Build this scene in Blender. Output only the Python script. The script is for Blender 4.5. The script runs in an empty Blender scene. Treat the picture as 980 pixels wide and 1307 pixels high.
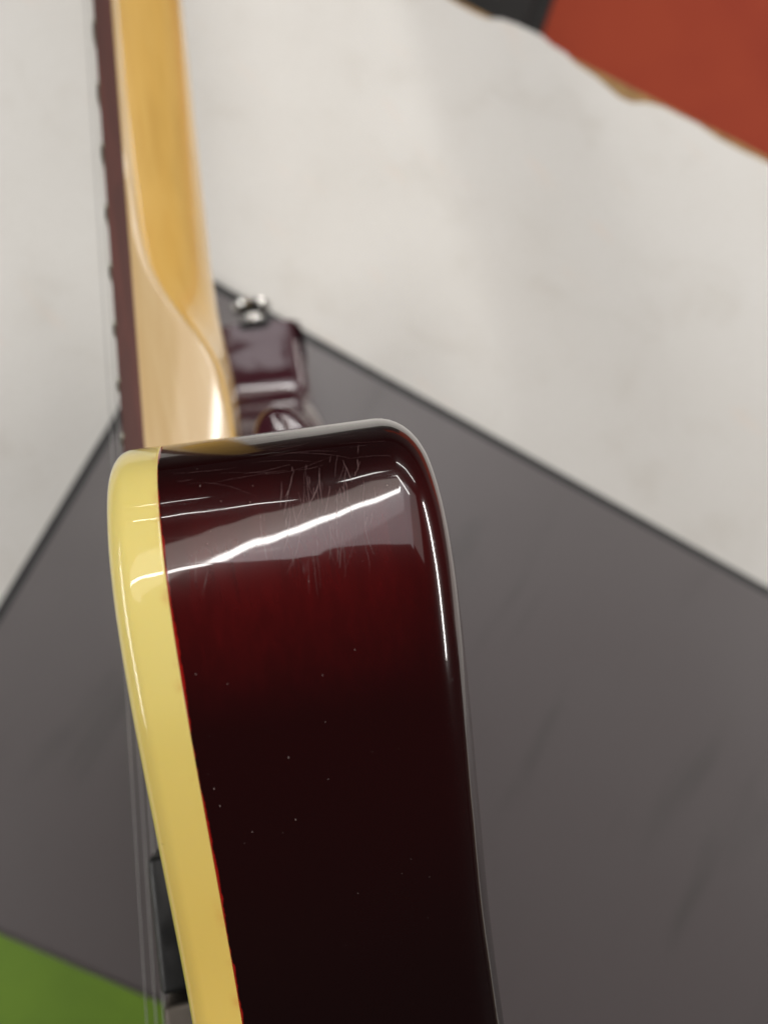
import bpy, bmesh, math, random
from mathutils import Matrix, Vector, noise
from mathutils.geometry import delaunay_2d_cdt
import numpy as np
random.seed(7)
sc = bpy.context.scene
MM = 0.001
rad = math.radians

# ------------------------------------------------------------ camera, world, lamps
F_PX = 1000.0                       # focal length in pixels of the 1307 px tall photograph
PITCH_W = 6.0                       # the guitar leans on its bass side: neck end a little lower
# pose of the guitar as the camera sees it
M_gc = (Matrix.Translation(Vector((-51.85, -0.80, -204.455)) * MM)
        @ Matrix.Rotation(rad(8.387), 4, 'Z') @ Matrix.Rotation(rad(8.639), 4, 'Y')
        @ Matrix.Rotation(rad(-12.284), 4, 'X'))
GUITAR_Z = 0.1345
M_gw = Matrix.Translation(Vector((0, 0, GUITAR_Z))) @ Matrix.Rotation(rad(-PITCH_W), 4, 'X')
M_cw = M_gw @ M_gc.inverted()

cam_d = bpy.data.cameras.new('camera')
cam = bpy.data.objects.new('camera', cam_d)
sc.collection.objects.link(cam)
cam.matrix_world = M_cw
cam_d.sensor_fit = 'VERTICAL'
cam_d.sensor_height = 24.0
cam_d.lens = 24.0 * F_PX / 1307.0
cam_d.clip_start = 0.005
cam_d.clip_end = 50
cam_d.dof.use_dof = True
cam_d.dof.focus_distance = 0.1135
cam_d.dof.aperture_fstop = (cam_d.lens * MM) / 0.0024
sc.camera = cam

world = bpy.data.worlds.new('World')
sc.world = world
world.use_nodes = True
bg = world.node_tree.nodes['Background']
bg.inputs[0].default_value = (1.0, 0.94, 0.88, 1)
bg.inputs[1].default_value = 0.04

sc.view_settings.view_transform = 'Standard'
sc.view_settings.look = 'None'
sc.view_settings.exposure = 0.12
sc.view_settings.gamma = 1.0
sc.view_settings.use_curve_mapping = False

CEIL = 2.1                          # height of the ceiling lamps above the table top
HORN = M_gw @ Vector((0.02, -0.025, 0.100))

def to_ceiling(cx, cy, cz, z=CEIL):
    """point on the ceiling that lies in a direction given as the camera sees it"""
    d = M_cw.to_3x3() @ Vector((cx, cy, cz))
    return HORN + d * ((z - HORN.z) / d.z)

def lamp(name, loc, size_x, size_y, radiance, rotz=0.0, color=(1, 1, 1), aim=None, spread=180):
    ld = bpy.data.lights.new(name, 'AREA')
    ld.shape = 'RECTANGLE'
    ld.size, ld.size_y = size_x, size_y
    ld.energy = radiance * math.pi * size_x * size_y
    ld.color = color
    ld.spread = rad(spread)
    lo = bpy.data.objects.new(name, ld)
    sc.collection.objects.link(lo)
    if aim is None:
        lo.matrix_world = Matrix.Translation(loc) @ Matrix.Rotation(rotz, 4, 'Z')
    else:
        q = (Vector(loc) - Vector(aim)).to_track_quat('Z', 'Y')
        lo.matrix_world = Matrix.Translation(loc) @ q.to_matrix().to_4x4() @ Matrix.Rotation(rotz, 4, 'Z')
    return lo

def tube_row(a, b, n, width, radiance, color=(1, 0.98, 0.95)):
    a, b = Vector(a), Vector(b)
    seg = (b - a) / n
    ang = math.atan2(seg.y, seg.x)
    for i in range(n):
        c = a + seg * (i + 0.5)
        lamp('fluorescent_lamp', c, seg.length - 0.02, width, radiance, ang, color)

# main ceiling luminaire, running away beyond the horn: its tube's mirror image is the bright
# streak, its wide pale diffuser the softer band round it
T0 = Vector((-0.13, 0.36, CEIL)); TD = Vector((0.443, 0.897, 0)); TN = Vector((0.897, -0.443, 0))
TA = math.atan2(TD.y, TD.x)
tube_row((-0.60, 0.20, CEIL), T0, 1, 0.045, 22)
tube_row(T0, T0 + TD * 1.72, 1, 0.066, 26)
def diffuser(l0, l1, n0, n1, dz, radiance, color):
    lamp('ceiling_panel_lamp', T0 + TD * (l0 + l1) / 2 + TN * (n0 + n1) / 2 + Vector((0, 0, dz)), l1 - l0, n1 - n0, radiance, TA, color)
diffuser(-0.45, 2.2, -0.36, -0.02, .03, 1.9, (1, 0.90, 0.82))
diffuser(0.0, 2.2, -0.02, 0.30, .03, 2.5, (0.98, 0.94, 0.97))
diffuser(0.1, 2.3, 0.30, 0.75, .03, 1.7, (0.98, 0.94, 0.97))
diffuser(0.2, 2.3, 0.75, 1.5, .03, 0.9, (1, 0.93, 0.9))
# farther tubes
tube_row((-0.50, 2.10, CEIL), (0.12, 1.98, CEIL), 1, 0.035, 24)
tube_row((-0.55, 3.10, CEIL), (-0.22, 3.02, CEIL), 1, 0.05, 16)
tube_row((0.34, 2.75, CEIL), (0.66, 3.15, CEIL), 1, 0.05, 20)
tube_row((0.66, 2.62, CEIL), (1.30, 1.55, CEIL), 1, 0.10, 20)
tube_row((1.5, 4.6, CEIL), (3.6, 3.2, CEIL), 1, 0.16, 26)
tube_row((-2.9, -1.9, CEIL), (-2.9, 1.7, CEIL), 2, 0.12, 34)
lamp('added_fill_lamp', (-3.3, -0.6, CEIL), 1.2, 3.2, 7.5, 0.0, (1, 0.97, 0.94))  # unseen fill added on the left to lift the table
lamp('added_fill_lamp', (4.0, -0.2, CEIL), 0.24, 4.2, 88.0, 0.0, (1, 0.96, 0.92))  # added fill from the right, narrow so its streak stays thin

# ------------------------------------------------------------ helpers
def link(o, parent=None):
    sc.collection.objects.link(o)
    if parent is not None:
        o.parent = parent
    return o

def obj(name, verts, faces, mats, parent=None, smooth=True, scale=MM, midx=None, kind=None):
    me = bpy.data.meshes.new(name)
    me.from_pydata([tuple(c * scale for c in v) for v in verts], [], faces)
    for m in (mats if isinstance(mats, (list, tuple)) else [mats]):
        me.materials.append(m)
    if midx:
        me.polygons.foreach_set('material_index', midx)
    me.validate()
    bm = bmesh.new(); bm.from_mesh(me)
    bmesh.ops.recalc_face_normals(bm, faces=bm.faces)
    bm.to_mesh(me); bm.free()
    if smooth is True:
        me.polygons.foreach_set('use_smooth', [True] * len(me.polygons))
    elif smooth:
        me.polygons.foreach_set('use_smooth', [True] * len(me.polygons))
        me.set_sharp_from_angle(angle=rad(smooth))
    o = bpy.data.objects.new(name, me)
    if kind:
        o['kind'] = kind
    return link(o, parent)

def tag(o, label, cat, group=None):
    o['label'] = label; o['category'] = cat
    if group: o['group'] = group
    return o

def catmull(pts, n=10, closed=True):
    out = []
    N = len(pts)
    rng = range(N) if closed else range(N - 1)
    g = (lambda i: np.array(pts[i % N], float)) if closed else (lambda i: np.array(pts[min(max(i, 0), N - 1)], float))
    for i in rng:
        p0, p1, p2, p3 = g(i - 1), g(i), g(i + 1), g(i + 2)
        # centripetal parameterisation: no loops at uneven spacing
        t0 = 0; t1 = t0 + max(np.linalg.norm(p1 - p0), 1e-6) ** .5
        t2 = t1 + max(np.linalg.norm(p2 - p1), 1e-6) ** .5; t3 = t2 + max(np.linalg.norm(p3 - p2), 1e-6) ** .5
        for k in range(n):
            t = t1 + (t2 - t1) * k / n
            A1 = (t1 - t) / (t1 - t0) * p0 + (t - t0) / (t1 - t0) * p1 if t1 > t0 else p1
            A2 = (t2 - t) / (t2 - t1) * p1 + (t - t1) / (t2 - t1) * p2
            A3 = (t3 - t) / (t3 - t2) * p2 + (t - t2) / (t3 - t2) * p3 if t3 > t2 else p2
            B1 = (t2 - t) / (t2 - t0) * A1 + (t - t0) / (t2 - t0) * A2
            B2 = (t3 - t) / (t3 - t1) * A2 + (t - t1) / (t3 - t1) * A3
            out.append((t2 - t) / (t2 - t1) * B1 + (t - t1) / (t2 - t1) * B2)
    if not closed: out.append(np.array(pts[-1], float))
    return np.array(out)

def box_vf(x0, x1, y0, y1, z0, z1, bev=0.0, seg=3):
    bm = bmesh.new()
    bmesh.ops.create_cube(bm, size=1)
    for v in bm.verts:
        v.co = Vector(((x0 + x1) / 2 + v.co.x * (x1 - x0), (y0 + y1) / 2 + v.co.y * (y1 - y0), (z0 + z1) / 2 + v.co.z * (z1 - z0)))
    if bev:
        bmesh.ops.bevel(bm, geom=bm.edges[:], offset=bev, segments=seg, profile=0.5, affect='EDGES')
    bm.verts.index_update()
    r = [tuple(v.co) for v in bm.verts], [tuple(v.index for v in f.verts) for f in bm.faces]
    bm.free()
    return r

def tube_vf(path, r, n=8):
    """round bar along a path (list of 3-vectors), capped"""
    V, F = [], []
    P = [Vector(p) for p in path]
    for i, p in enumerate(P):
        t = (P[min(i + 1, len(P) - 1)] - P[max(i - 1, 0)]).normalized()
        a = t.orthogonal().normalized() if abs(t.x) < .9 else t.cross(Vector((0, 1, 0))).normalized()
        b = t.cross(a)
        rr = r[i] if isinstance(r, (list, tuple)) else r
        for k in range(n):
            th = 2 * math.pi * k / n
            V.append(tuple(p + (a * math.cos(th) + b * math.sin(th)) * rr))
    for i in range(len(P) - 1):
        for k in range(n):
            F.append((i * n + k, i * n + (k + 1) % n, (i + 1) * n + (k + 1) % n, (i + 1) * n + k))
    F.append(tuple(range(n))[::-1]); F.append(tuple((len(P) - 1) * n + k for k in range(n)))
    return V, F

def lathe_vf(profile, origin, axis, n=28):
    """profile: (distance along axis, radius)"""
    ax = Vector(axis).normalized(); a = ax.orthogonal().normalized(); b = ax.cross(a)
    V, F = [], []
    o = Vector(origin)
    for (s, r) in profile:
        for k in range(n):
            th = 2 * math.pi * k / n
            V.append(tuple(o + ax * s + (a * math.cos(th) + b * math.sin(th)) * r))
    for i in range(len(profile) - 1):
        for k in range(n):
            F.append((i * n + k, i * n + (k + 1) % n, (i + 1) * n + (k + 1) % n, (i + 1) * n + k))
    F.append(tuple(range(n))); F.append(tuple((len(profile) - 1) * n + k for k in range(n)))
    return V, F

def merge(*vfs):
    V, F = [], []
    for v, f in vfs:
        o = len(V); V += list(v); F += [tuple(i + o for i in q) for q in f]
    return V, F

# ------------------------------------------------------------ materials
class Mat:
    def __init__(s, name, color=(.5, .5, .5), rough=.5, **kw):
        s.m = bpy.data.materials.new(name); s.m.use_nodes = True
        s.nt = s.m.node_tree; s.b = s.nt.nodes['Principled BSDF']
        s.set('Base Color', (*color, 1)); s.set('Roughness', rough)
        for k, v in kw.items(): s.set(k.replace('_', ' '), v)
        s.tc = s.nt.nodes.new('ShaderNodeTexCoord')
    def set(s, k, v): s.b.inputs[k].default_value = v
    def n(s, t, **kw):
        x = s.nt.nodes.new(t)
        for k, v in kw.items():
            if k.startswith('i_'): x.inputs[k[2:].replace('_', ' ')].default_value = v
            else: setattr(x, k, v)
        return x
    def l(s, a, b): s.nt.links.new(a, b)
    def mapping(s, scale=(1, 1, 1), loc=(0, 0, 0), rot=(0, 0, 0)):
        m = s.n('ShaderNodeMapping'); m.inputs['Scale'].default_value = scale
        m.inputs['Location'].default_value = loc; m.inputs['Rotation'].default_value = rot
        src = s.tc.outputs['Object']
        if any(rot):                      # turn first, then stretch
            m0 = s.n('ShaderNodeMapping'); m0.inputs['Rotation'].default_value = rot
            m.inputs['Rotation'].default_value = (0, 0, 0)
            s.l(src, m0.inputs['Vector']); src = m0.outputs[0]
        s.l(src, m.inputs['Vector']); return m.outputs[0]
    def noise(s, vec, scale, detail=4, rough=.5, dist=0):
        x = s.n('ShaderNodeTexNoise'); x.inputs['Scale'].default_value = scale
        x.inputs['Detail'].default_value = detail; x.inputs['Roughness'].default_value = rough
        x.inputs['Distortion'].default_value = dist
        s.l(vec, x.inputs['Vector']); return x.outputs['Fac']
    def ramp(s, fac, stops, interp='LINEAR'):
        r = s.n('ShaderNodeValToRGB'); cr = r.color_ramp; cr.interpolation = interp
        while len(cr.elements) < len(stops): cr.elements.new(.5)
        for e, (p, c) in zip(cr.elements, stops):
            e.position = p; e.color = (*c, 1) if len(c) == 3 else c
        s.l(fac, r.inputs[0]); return r.outputs[0]
    def mix(s, fac, a, b, mode='MIX'):
        x = s.n('ShaderNodeMix', data_type='RGBA', blend_type=mode)
        for k, v in ((0, fac), (6, a), (7, b)):
            if hasattr(v, 'is_output'): s.l(v, x.inputs[k])
            else: x.inputs[k].default_value = v if k == 0 else (*v, 1)
        return x.outputs[2]
    def math(s, op, a, b=0.0, c=None):
        x = s.n('ShaderNodeMath', operation=op)
        for k, v in enumerate((a, b) if c is None else (a, b, c)):
            if hasattr(v, 'is_output'): s.l(v, x.inputs[k])
            else: x.inputs[k].default_value = v
        return x.outputs[0]
    def maprange(s, v, a, b, c=0.0, d=1.0, smooth=True):
        x = s.n('ShaderNodeMapRange', interpolation_type='SMOOTHSTEP' if smooth else 'LINEAR')
        s.l(v, x.inputs[0])
        for k, q in zip((1, 2, 3, 4), (a, b, c, d)): x.inputs[k].default_value = q
        return x.outputs[0]
    def bump(s, h, strength=.2, dist=.001, normal='Normal'):
        x = s.n('ShaderNodeBump'); x.inputs['Strength'].default_value = strength
        x.inputs['Distance'].default_value = dist
        s.l(h, x.inputs['Height']); s.l(x.outputs[0], s.b.inputs[normal]); return x
    def base(s, c): s.l(c, s.b.inputs['Base Color'])

def m_lacquer():
    """deep wine-red burst lacquer: near black on the sides, cherry showing through on the horn's shoulder"""
    M = Mat('wine_red_lacquer', (.01, .0008, .001), .35, Coat_Weight=1.0, Coat_Roughness=.03, Coat_IOR=1.52)
    M.set('Specular IOR Level', .16); M.set('Roughness', .20)
    sep = M.n('ShaderNodeSeparateXYZ'); M.l(M.tc.outputs['Object'], sep.inputs[0])
    x, y, z = sep.outputs
    grain = M.noise(M.mapping((220, 26, 220)), 3.0, 5, .6, .4)
    blotch = M.noise(M.mapping((1, 1, 1)), 30, 3, .5)
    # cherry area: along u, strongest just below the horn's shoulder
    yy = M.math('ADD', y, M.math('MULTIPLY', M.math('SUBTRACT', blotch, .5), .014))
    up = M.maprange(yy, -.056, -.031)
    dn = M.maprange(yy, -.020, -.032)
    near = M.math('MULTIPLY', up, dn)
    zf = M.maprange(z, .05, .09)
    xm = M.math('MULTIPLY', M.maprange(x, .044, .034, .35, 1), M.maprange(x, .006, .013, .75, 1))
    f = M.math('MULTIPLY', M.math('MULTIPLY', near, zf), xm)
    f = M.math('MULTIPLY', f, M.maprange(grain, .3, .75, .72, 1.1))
    # the plainer plum of the far horn
    far = M.maprange(z, .05, .02)
    c0 = M.mix(far, (.0045, .0004, .0006), (.040, .008, .013))
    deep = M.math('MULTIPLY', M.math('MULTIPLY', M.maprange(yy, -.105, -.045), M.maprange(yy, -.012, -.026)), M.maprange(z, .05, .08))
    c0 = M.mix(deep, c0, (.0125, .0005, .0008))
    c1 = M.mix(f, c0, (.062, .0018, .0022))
    # red that has bled over the binding's edge
    wob = M.noise(M.mapping((1, 1, 1)), 420, 3, .7)
    wob2 = M.noise(M.mapping((1, 1, 1)), 60, 2, .5)
    edge = M.math('ADD', .00724, M.math('ADD', M.math('MULTIPLY', M.math('SUBTRACT', wob, .5), .0007),
                                         M.math('MULTIPLY', M.math('SUBTRACT', wob2, .5), .0014)))
    line = M.math('LESS_THAN', x, edge)
    c2 = M.mix(M.math('MULTIPLY', line, zf), c1, (.26, .006, .004))
    M.base(c2)
    # orange-peel of the clear coat and fine hairline swirls
    n1 = M.noise(M.mapping((1, 1, 1)), 55, 2, .5)
    b = M.bump(n1, .24, .0007, 'Coat Normal')
    hair = M.noise(M.mapping((40, 1500, 1500), rot=(0, 0, .03)), 1.0, 3, .6)
    wear = M.noise(M.mapping((1, 1, 1)), 45, 3, .6)
    hm = M.math('MULTIPLY', M.maprange(hair, .60, .70), M.maprange(wear, .42, .62))
    M.l(M.math('ADD', .032, M.math('MULTIPLY', hm, .16)), M.b.inputs['Coat Roughness'])
    return M.m

def m_binding():
    M = Mat('cream_binding', (.62, .50, .14), .4, Coat_Weight=1.0, Coat_Roughness=.03)
    M.set('Specular IOR Level', .1)
    M.set('Subsurface Weight', .25); M.set('Subsurface Radius', (1, .7, .25)); M.set('Subsurface Scale', .0018)
    sep = M.n('ShaderNodeSeparateXYZ'); M.l(M.tc.outputs['Object'], sep.inputs[0])
    n = M.noise(M.mapping((1, 1, 1)), 22, 3, .5)
    c = M.mix(M.maprange(n, .3, .7), (.76, .64, .22), (.72, .59, .17))
    low_shade = M.maprange(sep.outputs[1], -.035, -.085)  # light falloff painted in: binding goes darker towards the lower end
    c = M.mix(low_shade, c, (.66, .475, .115))
    # faint red stain creeping in from the boundary at the horn
    st = M.math('MULTIPLY', M.maprange(sep.outputs[0], .0055, .0068), M.maprange(M.noise(M.mapping((1, 1, 1)), 160, 3, .6), .5, .75))
    c = M.mix(M.math('MULTIPLY', st, .35), c, (.50, .14, .03))
    # a few dark hairline nicks
    v = M.noise(M.mapping((300, 900, 300)), 1.0, 2, .5)
    c = M.mix(M.math('MULTIPLY', M.maprange(v, .74, .80), .5), c, (.25, .19, .07))
    M.base(c)
    M.bump(M.noise(M.mapping((1, 1, 1)), 45, 2, .5), .2, .0005, 'Coat Normal')
    return M.m

def m_wood(name, a, b, rough=.35, coat=.9, sc_=1.0):
    M = Mat(name, a, rough, Coat_Weight=coat, Coat_Roughness=.06)
    g = M.noise(M.mapping((160 * sc_, 14 * sc_, 160 * sc_)), 2.0, 5, .6, .6)
    g2 = M.noise(M.mapping((1, .3, 1)), 40, 3, .6, .3)
    c = M.mix(M.maprange(g, .3, .7), a, b)
    c = M.mix(M.math('MULTIPLY', M.maprange(g2, .5, .75), .45), c, tuple(q * .72 for q in b))
    M.base(c)
    M.bump(g, .08, .0003)
    return M.m

def m_metal(name, col=(.72, .70, .66), rough=.18, amt=.12):
    M = Mat(name, col, rough, Metallic=1.0)
    n = M.noise(M.mapping((1, 1, 1)), 260, 4, .6)
    M.l(M.maprange(n, .3, .7, rough, rough + amt), M.b.inputs['Roughness'])
    return M.m

def m_plastic(name, col, rough=.3):
    M = Mat(name, col, rough)
    n = M.noise(M.mapping((1, 1, 1)), 180, 4, .6)
    M.l(M.maprange(n, .3, .7, rough * .8, rough * 1.3), M.b.inputs['Roughness'])
    return M.m

def m_tabletop():
    M = Mat('white_melamine', (.70, .68, .63), .42)
    n = M.noise(M.mapping((1, 1, 1)), 7, 5, .6)
    n2 = M.noise(M.mapping((1, 1, 1)), 28, 4, .6, .5)
    n3 = M.noise(M.mapping((8, 30, 1), rot=(0, 0, .9)), 2.2, 4, .6)
    c = M.mix(M.maprange(n, .3, .7), (.60, .592, .565), (.575, .563, .532))
    c = M.mix(M.math('MULTIPLY', M.maprange(n2, .52, .75), .35), c, (.48, .455, .41))
    c = M.mix(M.math('MULTIPLY', M.maprange(n3, .60, .75), .4), c, (.66, .55, .47))
    M.base(c)
    M.l(M.maprange(n2, .3, .7, .5, .65), M.b.inputs['Roughness'])
    g = M.noise(M.mapping((1, 1, 1)), 420, 3, .7)
    M.base(M.mix(M.math('MULTIPLY', M.maprange(g, .45, .75), .22), c, (.42, .40, .36)))
    M.bump(n2, .05, .001)
    return M.m

def m_mat():
    M = Mat('grey_mat_surface', (.05, .045, .04), .34)
    M.set('Specular IOR Level', .9)
    n = M.noise(M.mapping((1, 1, 1)), 9, 5, .6)
    n2 = M.noise(M.mapping((1, 1, 1)), 40, 4, .6)
    n3 = M.noise(M.mapping((4, 22, 1), rot=(0, 0, -.85)), 1.6, 4, .55, .4)
    c = M.mix(M.maprange(n, .3, .7), (.086, .073, .074), (.075, .063, .064))
    c = M.mix(M.math('MULTIPLY', M.maprange(n3, .56, .72), .6), c, (.040, .036, .034))
    c = M.mix(M.math('MULTIPLY', M.maprange(n2, .6, .78), .35), c, (.082, .074, .070))
    M.base(c)
    M.l(M.maprange(n, .3, .7, .40, .48), M.b.inputs['Roughness'])
    return M.m

def m_flat(name, a, b, scale=12, rough=.6, bump=0, spec=.5):
    M = Mat(name, a, rough)
    M.set('Specular IOR Level', spec)
    n = M.noise(M.mapping((1, 1, 1)), scale, 5, .6)
    M.base(M.mix(M.maprange(n, .3, .7), a, b))
    if bump: M.bump(M.noise(M.mapping((1, 1, 1)), scale * 12, 3, .6), bump, .001)
    return M.m

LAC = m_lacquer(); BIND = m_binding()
NECK = m_wood('amber_maple', (.67, .425, .115), (.62, .37, .085))
HEEL = m_wood('pale_maple_highlight', (.52, .365, .17), (.48, .32, .13))  # paler neck sides; on the crease this tone paints the ridge highlight
ROSE = m_wood('rosewood', (.090, .020, .012), (.055, .012, .007), .55, .0)
NICKEL = m_metal('nickel', (.66, .64, .58), .22)
STEEL = m_metal('string_steel', (.34, .34, .33), .38)
CHROME = m_metal('chrome', (.50, .49, .47), .16, .08)
BLACKP = m_plastic('black_plastic', (.004, .004, .004), .4)
DULLN = m_metal('dull_nickel_cover', (.12, .105, .09), .5)

# ------------------------------------------------------------ guitar
guitar = bpy.data.objects.new('electric_guitar', None)
sc.collection.objects.link(guitar)
guitar.empty_display_size = .05
tag(guitar, 'glossy wine red electric guitar with cream binding and amber neck, standing on its side', 'guitar')

# outline of the body in (u along the neck, v towards the treble side), mm
treble = [(-50, 27), (-55, 34), (-56, 46), (-48, 58), (-34, 66), (-20, 71.5), (-12.8, 78.5), (-10.9, 85.5), (-13.0, 93.2), (-18.5, 100), (-27, 103.6), (-37, 103.6), (-48, 100.5),
          (-58.5, 96), (-74, 88.5), (-92, 80.5), (-112, 75.5), (-135, 75), (-165, 85), (-200, 108), (-235, 134), (-270, 148), (-305, 146), (-340, 124), (-364, 84), (-374, 35)]
bass = [(-375, -10), (-366, -80), (-342, -126), (-305, -152), (-265, -158), (-225, -146), (-185, -121), (-150, -105), (-120, -101), (-85, -109), (-45, -124), (-5, -132), (35, -130), (65, -116),
        (80, -100), (87, -90), (89.3, -82), (90, -78), (89.9, -75.9), (89.1, -74.6), (87.6, -74.3), (84, -75.1), (80, -76.2), (72, -78.95), (65.5, -80.35), (61.0, -79.6), (57.5, -73.5), (53, -65), (46, -55), (38, -46), (28, -38), (17, -32), (8, -26), (-20, 0)]
ci = bass.index((86.5, -73.4)) if (86.5, -73.4) in bass else None
k1 = max(i for i, p in enumerate(bass) if p[0] < 82 and p[1] < -95 and p[0] > 60)
k2 = min(i for i, p in enumerate(bass) if p[1] > -79 and p[0] < 75 and p[0] > 60)
corner = (90.0, -75.0)
loop = [corner, (85.5, -76.0), (80, -77.25)] + bass[k2:] + treble + bass[:k1 + 1] + [(86.8, -91), (89.6, -83), corner]
OUT = catmull(loop, 9, closed=False)[:-1]
# keep the part under the neck straight
def resample(P, step=2.0):
    Q = []; N = len(P)
    for i in range(N):
        a, b = P[i], P[(i + 1) % N]
        L = np.linalg.norm(b - a); k = max(1, int(round(L / step)))
        for j in range(k): Q.append(a + (b - a) * j / k)
    return np.array(Q)
OUT = resample(OUT, 2.2)
NO = len(OUT)
nxt = np.roll(OUT, -1, 0); prv = np.roll(OUT, 1, 0)
tan = nxt - prv; tan /= np.linalg.norm(tan, axis=1)[:, None]
area = 0.5 * np.sum(OUT[:, 0] * nxt[:, 1] - nxt[:, 0] * OUT[:, 1])
NIN = np.stack([-tan[:, 1], tan[:, 0]], 1) * (1 if area > 0 else -1)   # inward normal
BW, TH = 7.0, 45.0        # binding height, body thickness
RF, RB = 2.8, 6.5         # roundover radii front and back

def ring(w, off):
    P = OUT + NIN * off
    return [(w, p[0], p[1]) for p in P]
def sweep(prof):
    V = [];
    for (w, o) in prof: V += ring(w, o)
    F = []
    for i in range(len(prof) - 1):
        for k in range(NO):
            F.append((i * NO + k, i * NO + (k + 1) % NO, (i + 1) * NO + (k + 1) % NO, (i + 1) * NO + k))
    return V, F
prof = [(BW, 0.05), (BW + .12, 0.0), (BW + .3, 0.0), (BW + .8, 0.0)] + [(w, 0) for w in np.linspace(BW + 2, TH - RB - .2, 9)]
prof += [(TH - RB + RB * math.sin(a), RB * (1 - math.cos(a))) for a in np.linspace(0.04, math.pi / 2, 11)]
V, F = sweep(prof)
F.append(tuple((len(prof) - 1) * NO + k for k in range(NO)))
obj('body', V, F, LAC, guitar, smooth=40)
prof = [(BW, 0.05), (BW - .1, 0.0), (BW - .3, 0.0)] + [(w, 0) for w in np.linspace(BW - .8, RF, 4)]
prof += [(RF - RF * math.sin(a), RF * (1 - math.cos(a))) for a in np.linspace(.15, math.pi / 2, 8)]
prof += [(0.02, RF + 1.2), (1.0, RF + 1.2)]
V, F = sweep(prof)
obj('binding', V, F, BIND, guitar, smooth=50)

# scratches, dings and dust lying in the lacquer of the horn
i0 = int(np.argmin(np.hypot(OUT[:, 0] + 9.6, OUT[:, 1] - 86)))
step = 1 if OUT[(i0 + 3) % NO][1] > OUT[i0][1] else -1
arcP = [OUT[(i0 + step * k) % NO] for k in range(-6, 70)]; arcN = [NIN[(i0 + step * k) % NO] for k in range(-6, 70)]
arcS = np.concatenate([[0], np.cumsum([np.linalg.norm(arcP[i + 1] - arcP[i]) for i in range(len(arcP) - 1)])]); arcS -= arcS[6]
def on_horn(w, s, lift):
    u = np.interp(s, arcS, [p[0] for p in arcP]); v = np.interp(s, arcS, [p[1] for p in arcP])
    nu = np.interp(s, arcS, [p[0] for p in arcN]); nv = np.interp(s, arcS, [p[1] for p in arcN])
    return (w, u - nu * lift, v - nv * lift)
R = random.Random(21)
def scratch(V, F, w, s, ang, length, wid, bend):
    n = max(3, int(length / .7)); o = len(V); a = ang; x, y = w, s
    for i in range(n + 1):
        t = i / n; ww = wid * (.25 + .75 * math.sin(math.pi * min(max(t, .03), .97))) * R.uniform(.6, 1.2)
        x = min(max(x, BW + .6), TH - RB - .3)
        V.append(on_horn(x - ww * math.cos(a) / 2, y + ww * math.sin(a) / 2, .012)); V.append(on_horn(x + ww * math.cos(a) / 2, y - ww * math.sin(a) / 2, .012))
        x += math.sin(a) * length / n; y += math.cos(a) * length / n; a += bend + R.uniform(-.12, .12)
    for i in range(n): F.append((o + 2 * i, o + 2 * i + 1, o + 2 * i + 3, o + 2 * i + 2))
V, F = [], []
for i in range(78):                      # lengthwise scratches bunched below the streak
    w = R.gauss(28.5, 3.6); s = R.uniform(18, 32) - (w - 28) * .3
    scratch(V, F, w, s, R.gauss(-.16, .16), R.choice((.8, 1.3, 2, 2.6, 4, 6)), R.choice((.03, .04, .06, .09)), R.uniform(-.02, .02))
for w, s in ((11.0, 30), (12.2, 32), (24, 25), (30.5, 23.5), (31.5, 23), (33.8, 23)):
    scratch(V, F, w, s, R.gauss(-.12, .08), R.uniform(2, 4), .07, R.uniform(-.02, .02))
for i in range(44):                      # crosswise hairlines on the tip
    w = R.uniform(8, 33); s = R.uniform(7, 20)
    scratch(V, F, w, s, math.pi / 2 + R.gauss(0, .06), R.uniform(2, 11), R.uniform(.015, .04), R.uniform(-.01, .01))
SCR = Mat('scratched_lacquer', (.12, .07, .07), .26)
obj('scratch', V, F, SCR.m, guitar, smooth=False, kind='stuff')
V, F = [], []
for i in range(42):
    w = R.uniform(8, 37); s = R.uniform(6, 95); r = R.uniform(.025, .07) ; k = R.uniform(.8, 3.5) if R.random() < .4 else R.uniform(.6, 1.3)
    c = len(V)
    for j in range(6):
        th = j * math.pi / 3 + .4
        V.append(on_horn(w + r * math.cos(th), s + r * k * math.sin(th), .014))
    F.append(tuple(range(c, c + 6)))
obj('dust', V, F, Mat('dust', (.22, .17, .16), .6).m, guitar, smooth=False, kind='stuff')

# carved top
def carve():
    P = OUT + NIN * (RF + 1.1)
    P = P[::2]
    n = len(P)
    pts = [Vector((p[0], p[1])) for p in P]
    edges = [(i, (i + 1) % n) for i in range(n)]
    def inside(x, y):
        c = False
        for i in range(n):
            x1, y1 = P[i]; x2, y2 = P[(i + 1) % n]
            if (y1 > y) != (y2 > y) and x < (x2 - x1) * (y - y1) / (y2 - y1) + x1: c = not c
        return c
    for gx in range(-370, 90, 11):
        for gy in range(-155, 150, 11):
            if inside(gx, gy) and np.min(np.hypot(P[:, 0] - gx, P[:, 1] - gy)) > 5: pts.append(Vector((gx, gy)))
    vo, eo, fo, *_ = delaunay_2d_cdt(pts, edges, [list(range(n))], 2, 1e-5)
    V = []
    for q in vo:
        d = float(np.min(np.hypot(P[:, 0] - q.x, P[:, 1] - q.y)))
        t = min(d / 55, 1); V.append((0.15 - 6.0 * t * t * (3 - 2 * t), q.x, q.y))
    return V, [tuple(f) for f in fo]
V, F = carve()
obj('carved_top', V, F, LAC, guitar, smooth=True)

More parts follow.
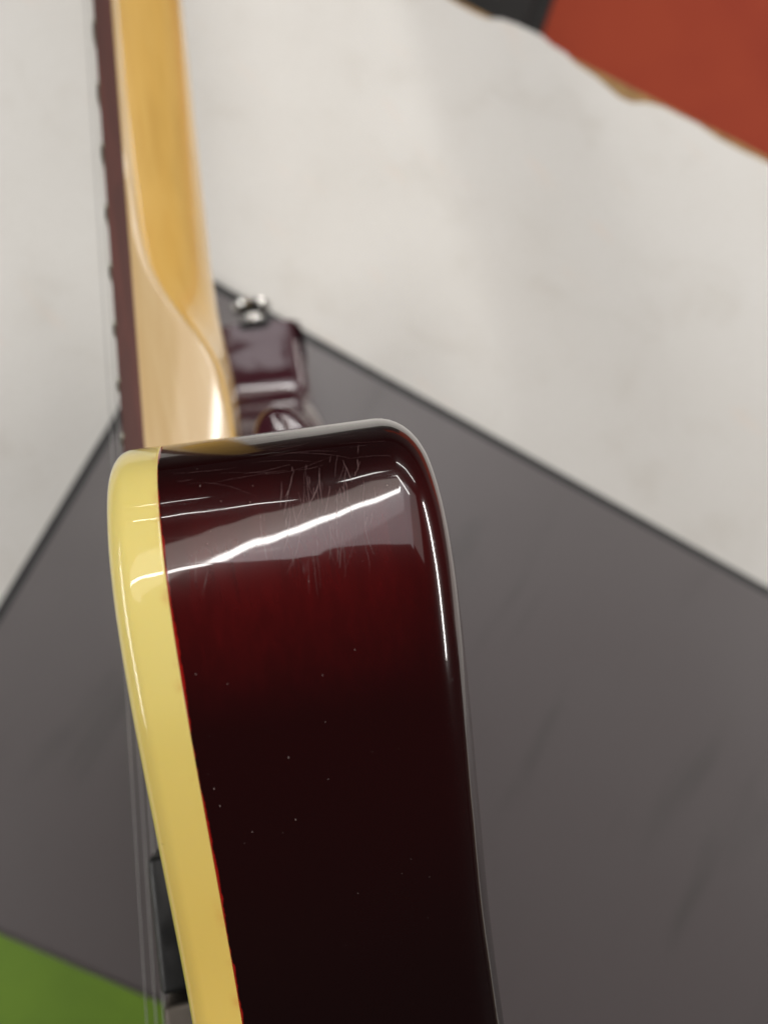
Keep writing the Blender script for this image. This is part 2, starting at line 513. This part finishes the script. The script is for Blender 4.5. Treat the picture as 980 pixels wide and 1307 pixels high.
# carved shoulder of the body under the heel
sh = catmull([(20, -40), (20, 8), (21.5, 15), (25, 18.2), (30, 17.2), (34, 11.5), (37.5, 2), (42, -18), (44, -40)], 6, closed=False)
V = []; F = []
vs = [-27, -26.2, -24.5, -22, 20, 23, 25.2, 26]
ins = [3, 1.2, .3, 0, 0, .4, 1.4, 3.4]
for v, i_ in zip(vs, ins):
    for (w, u) in sh: V.append((w if u < -20 else w + i_ * .3 * (1 if w < 27 else -1), u - i_, v))
m = len(sh)
for i in range(len(vs) - 1):
    for k in range(m - 1): F.append((i * m + k, i * m + k + 1, (i + 1) * m + k + 1, (i + 1) * m + k))
F.append(tuple(range(m))); F.append(tuple((len(vs) - 1) * m + k for k in range(m)))
obj('heel_shoulder', V, F, LAC, guitar, smooth=50)

# neck frame
AL, WN = rad(2.063), -9.75
def nk(w, u, v): return (WN + w * math.cos(AL) + u * math.sin(AL), u * math.cos(AL) - w * math.sin(AL), v)
NUT, BRIDGE, SCALE = 403.0, -219.0, 622.0
def hw(u): return 21.5 + (NUT - u) * 6.4 / 450.0
BT = 5.0        # fretboard thickness
def interp(x, xs, ys): return float(np.interp(x, xs, ys))
def ridge(u): return interp(u, [8, 20, 30, 36, 42, 50, 58, 68, 90, 130, 400], [20.5, 20.0, 18.6, 16.0, 12.0, 7.2, 4.0, 2.3, 1.5, 1.1, 1.0])
def depth(u): return interp(u, [8, 30, 38, 46, 56, 70, 110, 400], [21.6, 21.3, 20.8, 19.6, 18.5, 17.9, 17.6, 16.0])
us = list(np.linspace(-60, 6, 6)) + list(np.arange(8, 100, 2.0)) + list(np.linspace(104, NUT - 6, 30))
def smooth_f(f, u): return sum(f(u + d) * k for d, k in ((-5, 1), (-2.5, 2), (0, 3), (2.5, 2), (5, 1))) / 9
V = []; F = []; MI = []; m = None
for u in us:
    T = smooth_f(depth, u); h = min(smooth_f(ridge, u), T - .8); W = hw(u) - .05
    half = []
    half.append((BT, W)); half.append((BT + .3 * h, W)); half.append((BT + max(h - 2.0, .35 * h), W))
    # crease rounding
    s1 = 2.3 / W
    p2 = (BT + h + (T - h) * (1 - (1 - s1) ** 2.2), W * (1 - s1)); p0 = half[-1]; pc = (BT + h, W)
    for t in (.25, .5, .75, 1):
        half.append(tuple((1 - t) ** 2 * p0[i] + 2 * t * (1 - t) * pc[i] + t * t * p2[i] for i in (0, 1)))
    for s in np.linspace(s1, 1, 12)[1:]:
        half.append((BT + h + (T - h) * (1 - (1 - s) ** 2.2), W * (1 - s)))
    full = half + [(w, -v) for (w, v) in half[:-1][::-1]]
    m = len(full)
    V += [nk(w, u, v) for (w, v) in full]
nh = 3
for i in range(len(us) - 1):
    for k in range(m):
        F.append((i * m + k, i * m + (k + 1) % m, (i + 1) * m + (k + 1) % m, (i + 1) * m + k))
        MI.append(1 if (k < 4 or (k >= m - 5 and k < m - 1)) else 0)  # pale tone runs onto the crease as a painted highlight
F.append(tuple(range(m))); MI.append(0); F.append(tuple((len(us) - 1) * m + k for k in range(m))); MI.append(0)
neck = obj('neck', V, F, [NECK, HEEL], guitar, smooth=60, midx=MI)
# headstock (out of frame) as a piece of the neck
hs = [(397, 21), (412, 26), (430, 37), (470, 38), (520, 35), (560, 33), (575, 20), (570, 0)]
poly = hs + [(u, -v) for u, v in hs[:-1][::-1]]
V = [nk(3 + (u - 397) * .2, u, v) for u, v in poly] + [nk(17 + (u - 397) * .2, u, v) for u, v in poly]
n = len(poly)
F = [tuple(range(n)), tuple(range(n, 2 * n))] + [(i, (i + 1) % n, n + (i + 1) % n, n + i) for i in range(n)]
obj('headstock', V, F, LAC, guitar, smooth=20)
for s in (1, -1):
    for j in range(3):
        u = 435 + j * 42
        a = merge(lathe_vf([(0, 3), (9, 3), (9.4, 5), (12, 8), (19, 9), (24, 6), (25, 2)], nk(10 + (u - 397) * .2, u, s * 35), (0, 0, s), 14),
                  lathe_vf([(0, 3), (12, 3)], nk(3 + (u - 397) * .2, u, s * 24), (-1, 0, 0), 12))
        obj('tuning_peg', *a, CHROME, guitar, smooth=40)
obj('nut', *box_vf(-2, 6, NUT - 4 - WN * 0, NUT, -21, 21, .5, 2), m_plastic('bone_nut', (.7, .65, .5)), guitar, smooth=30)
bpy.data.objects['nut'].matrix_local = Matrix.Translation(Vector((nk(0, NUT, 0)[0], 0, 0)) * MM)

# fretboard: radiused top, 22 frets
V = []; F = []
bu = list(np.linspace(-47, NUT - 4, 60))
sec = 9
for u in bu:
    W = hw(u)
    row = [(BT, W), (.55, W), (.25, W - .25)]
    for t in np.linspace(.9, -.9, 7): row.append((-1.0 * (1 - t * t) + .1, W * t * 1.0))
    row += [(.25, -W + .25), (.55, -W), (BT, -W)]
    V += [nk(w, u, v) for w, v in row]
m = len(row)
for i in range(len(bu) - 1):
    for k in range(m): F.append((i * m + k, i * m + (k + 1) % m, (i + 1) * m + (k + 1) % m, (i + 1) * m + k))
F.append(tuple(range(m))); F.append(tuple((len(bu) - 1) * m + k for k in range(m)))
obj('fretboard', V, F, ROSE, guitar, smooth=35)
fret_m = m_metal('fret_nickel', (.20, .20, .155), .45)
for i in range(1, 23):
    u = BRIDGE + SCALE * 2 ** (-i / 12)
    W = hw(u); path = []; rr = []
    for t in np.linspace(1, -1, 13):
        path.append(nk(-1.0 * (1 - t * t) + .15 + (.5 if abs(t) > .99 else 0), u, W * t * .995)); rr.append(1.0 if abs(t) < .99 else .8)
    obj('fret', *tube_vf(path, rr, 8), fret_m, guitar, smooth=50)
# strings
gauges = [.10, .13, .18, .28, .4, .52]
for i, g in enumerate(gauges):
    v0 = 17.5 - i * 7.0; v1 = 26 - i * 10.4
    path = [nk(-1.7, NUT, v0), nk(-3.9, BRIDGE, v1)]
    P = [tuple(np.array(path[0]) * (1 - t) + np.array(path[1]) * t) for t in np.linspace(0, 1, 6)]
    obj('string', *tube_vf(P, g, 8), STEEL, guitar, smooth=60)
# pickups, bridge
def pickup(u0, u1, wtop, matr, ringmat, hwid=35):
    c = (u0 + u1) / 2
    r = obj('pickup', *box_vf(wtop, -3, u0, u1, -hwid, hwid, 1.2, 3), matr, guitar, smooth=40)
    for row in (-8.5, 8.5):
        for j in range(6):
            obj('pole_piece', *lathe_vf([(0, 2.3), (.5, 2.3), (.8, 1.9)], (wtop, c + row, 25 - j * 10), (-1, 0, 0), 14), CHROME, r, smooth=40)
pickup(-101, -76, -12.0, BLACKP, BLACKP)
pickup(-140, -102.5, -12.0, DULLN, BLACKP)
br = obj('bridge', *box_vf(-17, -5.5, -226, -212, -41, 41, 1.5, 3), NICKEL, guitar, smooth=40)
for j in range(6):
    obj('saddle', *box_vf(-19, -16.8, -223, -215, 24 - j * 10.4, 28 - j * 10.4, .5, 2), NICKEL, br, smooth=40)
obj('tailpiece', *box_vf(-15, -6, -268, -254, -47, 47, 3, 4), NICKEL, guitar, smooth=40)
for (u, v) in ((-255, 95), (-285, 70), (-300, 115), (-330, 80)):
    obj('control_knob', *lathe_vf([(0, 9.5), (5, 9.2), (14, 8.3), (15.5, 7)], (-1.5, u, v), (-1, 0, 0), 24), BLACKP, guitar, smooth=40)
# strap button on the tip of the far horn
obj('strap_button', *lathe_vf([(-2, 6.5), (1.0, 6.5), (1.6, 4.2), (4, 3.6), (7, 3.9), (9, 6.6), (10.2, 7.6), (11.6, 7.7), (12.6, 6.6), (13, 4)], (27, 89.5, -83), (0, 1, .12)), CHROME, guitar, smooth=40)
obj('felt_washer', *lathe_vf([(-1, 9.5), (1.6, 9.8), (2.0, 9.2), (2.1, 5)], (27, 89.9, -83), (0, 1, .12)), m_flat('black_felt', (.006, .006, .006), (.012, .012, .012), 300, .9), guitar, smooth=40)
obj('strap_button', *lathe_vf([(-2, 6.5), (1.0, 6.5), (1.6, 4.2), (7, 3.9), (9, 6.6), (11.6, 7.7), (13, 4)], (22.5, -375, 5), (0, -1, 0)), CHROME, guitar, smooth=40)

guitar.matrix_world = M_gw

# ------------------------------------------------------------ things seen past the guitar: placed by the camera ray through a point of the photo
def hit(px, py, z=0.0):
    d = M_cw.to_3x3() @ Vector(((px - 490) / F_PX, (653.5 - py) / F_PX, -1))
    o = M_cw.translation
    return o + d * ((z - o.z) / d.z)

def slab(name, poly, z0, z1, mat, parent=None, bev=0.0, smooth=30, sidemat=None):
    bm = bmesh.new()
    bot = [bm.verts.new((p[0], p[1], z0)) for p in poly]
    top = [bm.verts.new((p[0], p[1], z1)) for p in poly]
    n = len(poly)
    ft = bm.faces.new(top); fb = bm.faces.new(bot[::-1])
    for i in range(n): bm.faces.new((bot[i], bot[(i + 1) % n], top[(i + 1) % n], top[i]))
    bmesh.ops.recalc_face_normals(bm, faces=bm.faces)
    if bev:
        es = [e for e in bm.edges if all(v in top for v in e.verts)]
        bmesh.ops.bevel(bm, geom=es, offset=bev, segments=3, profile=.5, affect='EDGES')
    me = bpy.data.meshes.new(name)
    bm.to_mesh(me); bm.free()
    me.materials.append(mat)
    if sidemat:
        me.materials.append(sidemat)
        for p in me.polygons: p.material_index = 0 if p.normal.z > .5 else 1
    o = bpy.data.objects.new(name, me)
    return link(o, parent)

# grey mat: right-angled sheet, far corner behind the neck
MT = 0.004
c0 = hit(256, 347, MT); e1 = hit(980, 748, MT); e2 = hit(0, 768, MT)
d1 = (e1 - c0).normalized(); d2 = (e2 - c0).normalized()
mat_root = bpy.data.objects.new('desk_mat', None); sc.collection.objects.link(mat_root)
mat_root.location = (c0.x, c0.y, 0)
tag(mat_root, 'large dark grey mat with thin black border lying on the white table', 'mat')
L1, L2 = .72, .52
rel = lambda p: Vector((p.x - c0.x, p.y - c0.y))
q = lambda a, b: (d1.x * a + d2.x * b, d1.y * a + d2.y * b)
slab('border', [q(0, 0), q(L1, 0), q(L1, L2), q(0, L2)], 0.0, MT - .0006, m_plastic('black_rubber', (.012, .012, .013), .5), mat_root, .0008)
ed = .0045
slab('surface', [q(ed, ed), q(L1 - ed, ed), q(L1 - ed, L2 - ed), q(ed, L2 - ed)], .0005, MT, m_mat(), mat_root, .0003)

# green sheet over the near corner of the mat
g0 = hit(0, 1193, MT + .002); g1 = hit(240, 1296, MT + .002)
gd = (g1 - g0); gd.z = 0; gd.normalize(); gp = Vector((gd.y, -gd.x, 0))
if (M_cw.to_3x3() @ Vector((0, 1, 0))).dot(gp) > 0: gp = -gp
A = g0 - gd * .16; gb = [A, A + gd * .36, A + gd * .36 + gp * .26, A + gp * .26]
green = slab('green_sheet', [(p.x, p.y) for p in gb], MT, MT + .0016, m_flat('green_vinyl', (.12, .22, .012), (.095, .18, .010), 30, .5, .03), None, .0004,
             sidemat=m_plastic('pale_edge', (.22, .21, .20), .5))
tag(green, 'flat green sheet lying over the near left corner of the grey mat', 'sheet')

# white table with chipped far edge
table = bpy.data.objects.new('work_table', None); sc.collection.objects.link(table)
tag(table, 'large white laminate table with a chipped brown far edge', 'table')
epx = [(380, -112), (470, -60), (540, -22), (566, -6), (585, 6), (606, 17), (622, 24), (640, 24), (660, 31), (690, 45), (705, 58), (722, 68), (733, 80), (760, 98), (776, 112), (790, 124),
       (806, 131), (824, 131), (845, 136), (865, 146), (890, 158), (915, 176), (945, 192), (980, 208), (1050, 245), (1160, 303)]
edge = [hit(x, y, 0) for x, y in epx]
dr = (edge[-1] - edge[0]).normalized(); back = Vector((-dr.y, dr.x, 0))
if (M_cw.to_3x3() @ Vector((0, 1, 0))).dot(back) > 0: back = -back
E0 = edge[0] - dr * 0.55; E1 = edge[-1] + dr * .55
polyT = [(E0.x, E0.y)] + [(p.x, p.y) for p in edge] + [(E1.x, E1.y), tuple((E1 + back * 1.0)[:2]), tuple((E0 + back * 1.0)[:2])]
slab('laminate', polyT, -.0012, 0, m_tabletop(), table)
# particle board core under the laminate, its straight edge shows where the laminate is chipped away
off = -back * -0.0005
line = lambda t: None
core_a = hit(566, -9, -.0012); core_b = hit(985, 204, -.0012)
cd = (core_b - core_a).normalized(); cn = Vector((-cd.y, cd.x, 0))
if cn.dot(back) > 0: cn = -cn
C0 = core_a - cd * .75 + cn * .0002; C1 = core_b + cd * .7 + cn * .0002
core = [(C0.x, C0.y)]
for i in range(78):
    p = C0.lerp(C1, i / 59.0) + cn * (.0008 * noise.noise(Vector((i * .9, 0, 0))))
    core.append((p.x, p.y))
core += [(C1.x, C1.y), tuple((C1 + back * .98)[:2]), tuple((C0 + back * .98)[:2])]
slab('core', core[1:], -.026, -.0013, m_flat('particle_board', (.34, .21, .075), (.22, .12, .04), 160, .8, .4), table)
cx = (E0 + E1) / 2 + back * .5
for a in (.12, -.12 + (E1 - E0).length):
    for b in (.07, .93):
        p = E0 + dr * a + back * b
        V, F = box_vf(p.x - .02, p.x + .02, p.y - .02, p.y + .02, -.74, -.0262, .003, 2)
        obj('leg', V, F, m_plastic('grey_steel', (.2, .2, .2), .4), table, smooth=30, scale=1)

# floor and a black case standing on it beyond the table edge
FZ = -.74
V = [(-9, -9, FZ), (9, -9, FZ), (9, 9, FZ), (-9, 9, FZ)]
fl = obj('floor', V, [(0, 1, 2, 3)], m_flat('dark_floor', (.050, .042, .040), (.036, .030, .029), 3.0, .7, .05, .3), None, smooth=False, scale=1, kind='structure')
rb = hit(1010, 20, FZ); rd = dr; rp = -back
R0 = rb - rd * .95 - rp * .75
rug = slab('floor_rug', [(p.x, p.y) for p in (R0, R0 + rd * 1.9, R0 + rd * 1.9 + rp * 1.5, R0 + rp * 1.5)], FZ, FZ + .012, m_flat('orange_red_felt', (.265, .044, .021), (.22, .032, .018), 3.0, .85, .1, .1), None, .004)
tag(rug, 'plain orange red rug on the dark floor beyond the chipped table edge', 'rug')
FZ += .012
h_top = FZ + .42
k0 = hit(712, -4, h_top); k1 = hit(696, 44, h_top); kd = (k1 - k0); kd.z = 0; kd.normalize()
kp = Vector((-kd.y, kd.x, 0))
if (M_cw.to_3x3() @ Vector((1, 0, 0))).dot(kp) > 0: kp = -kp
A = k0 - kd * .35; B = A + kd * .62
case = bpy.data.objects.new('equipment_case', None); sc.collection.objects.link(case)
case.location = (A.x, A.y, FZ)
tag(case, 'black case standing on the orange red rug, behind the white table', 'case')
loc = lambda p: (p.x - A.x, p.y - A.y)
pl = [loc(A), loc(B), loc(B + kp * .34), loc(A + kp * .34)]
slab('case_body', pl, 0.0, .40, m_flat('black_vinyl', (.004, .004, .0035), (.007, .006, .0055), 20, .6, .3, .2), case, .012)
ins_ = [loc(A + kd * .02 + kp * .02), loc(B - kd * .02 + kp * .02), loc(B - kd * .02 + kp * .32), loc(A + kd * .02 + kp * .32)]
slab('lid', ins_, .401, .42, m_flat('black_vinyl_lid', (.006, .0055, .005), (.009, .008, .0075), 20, .6, .3, .2), case, .006)
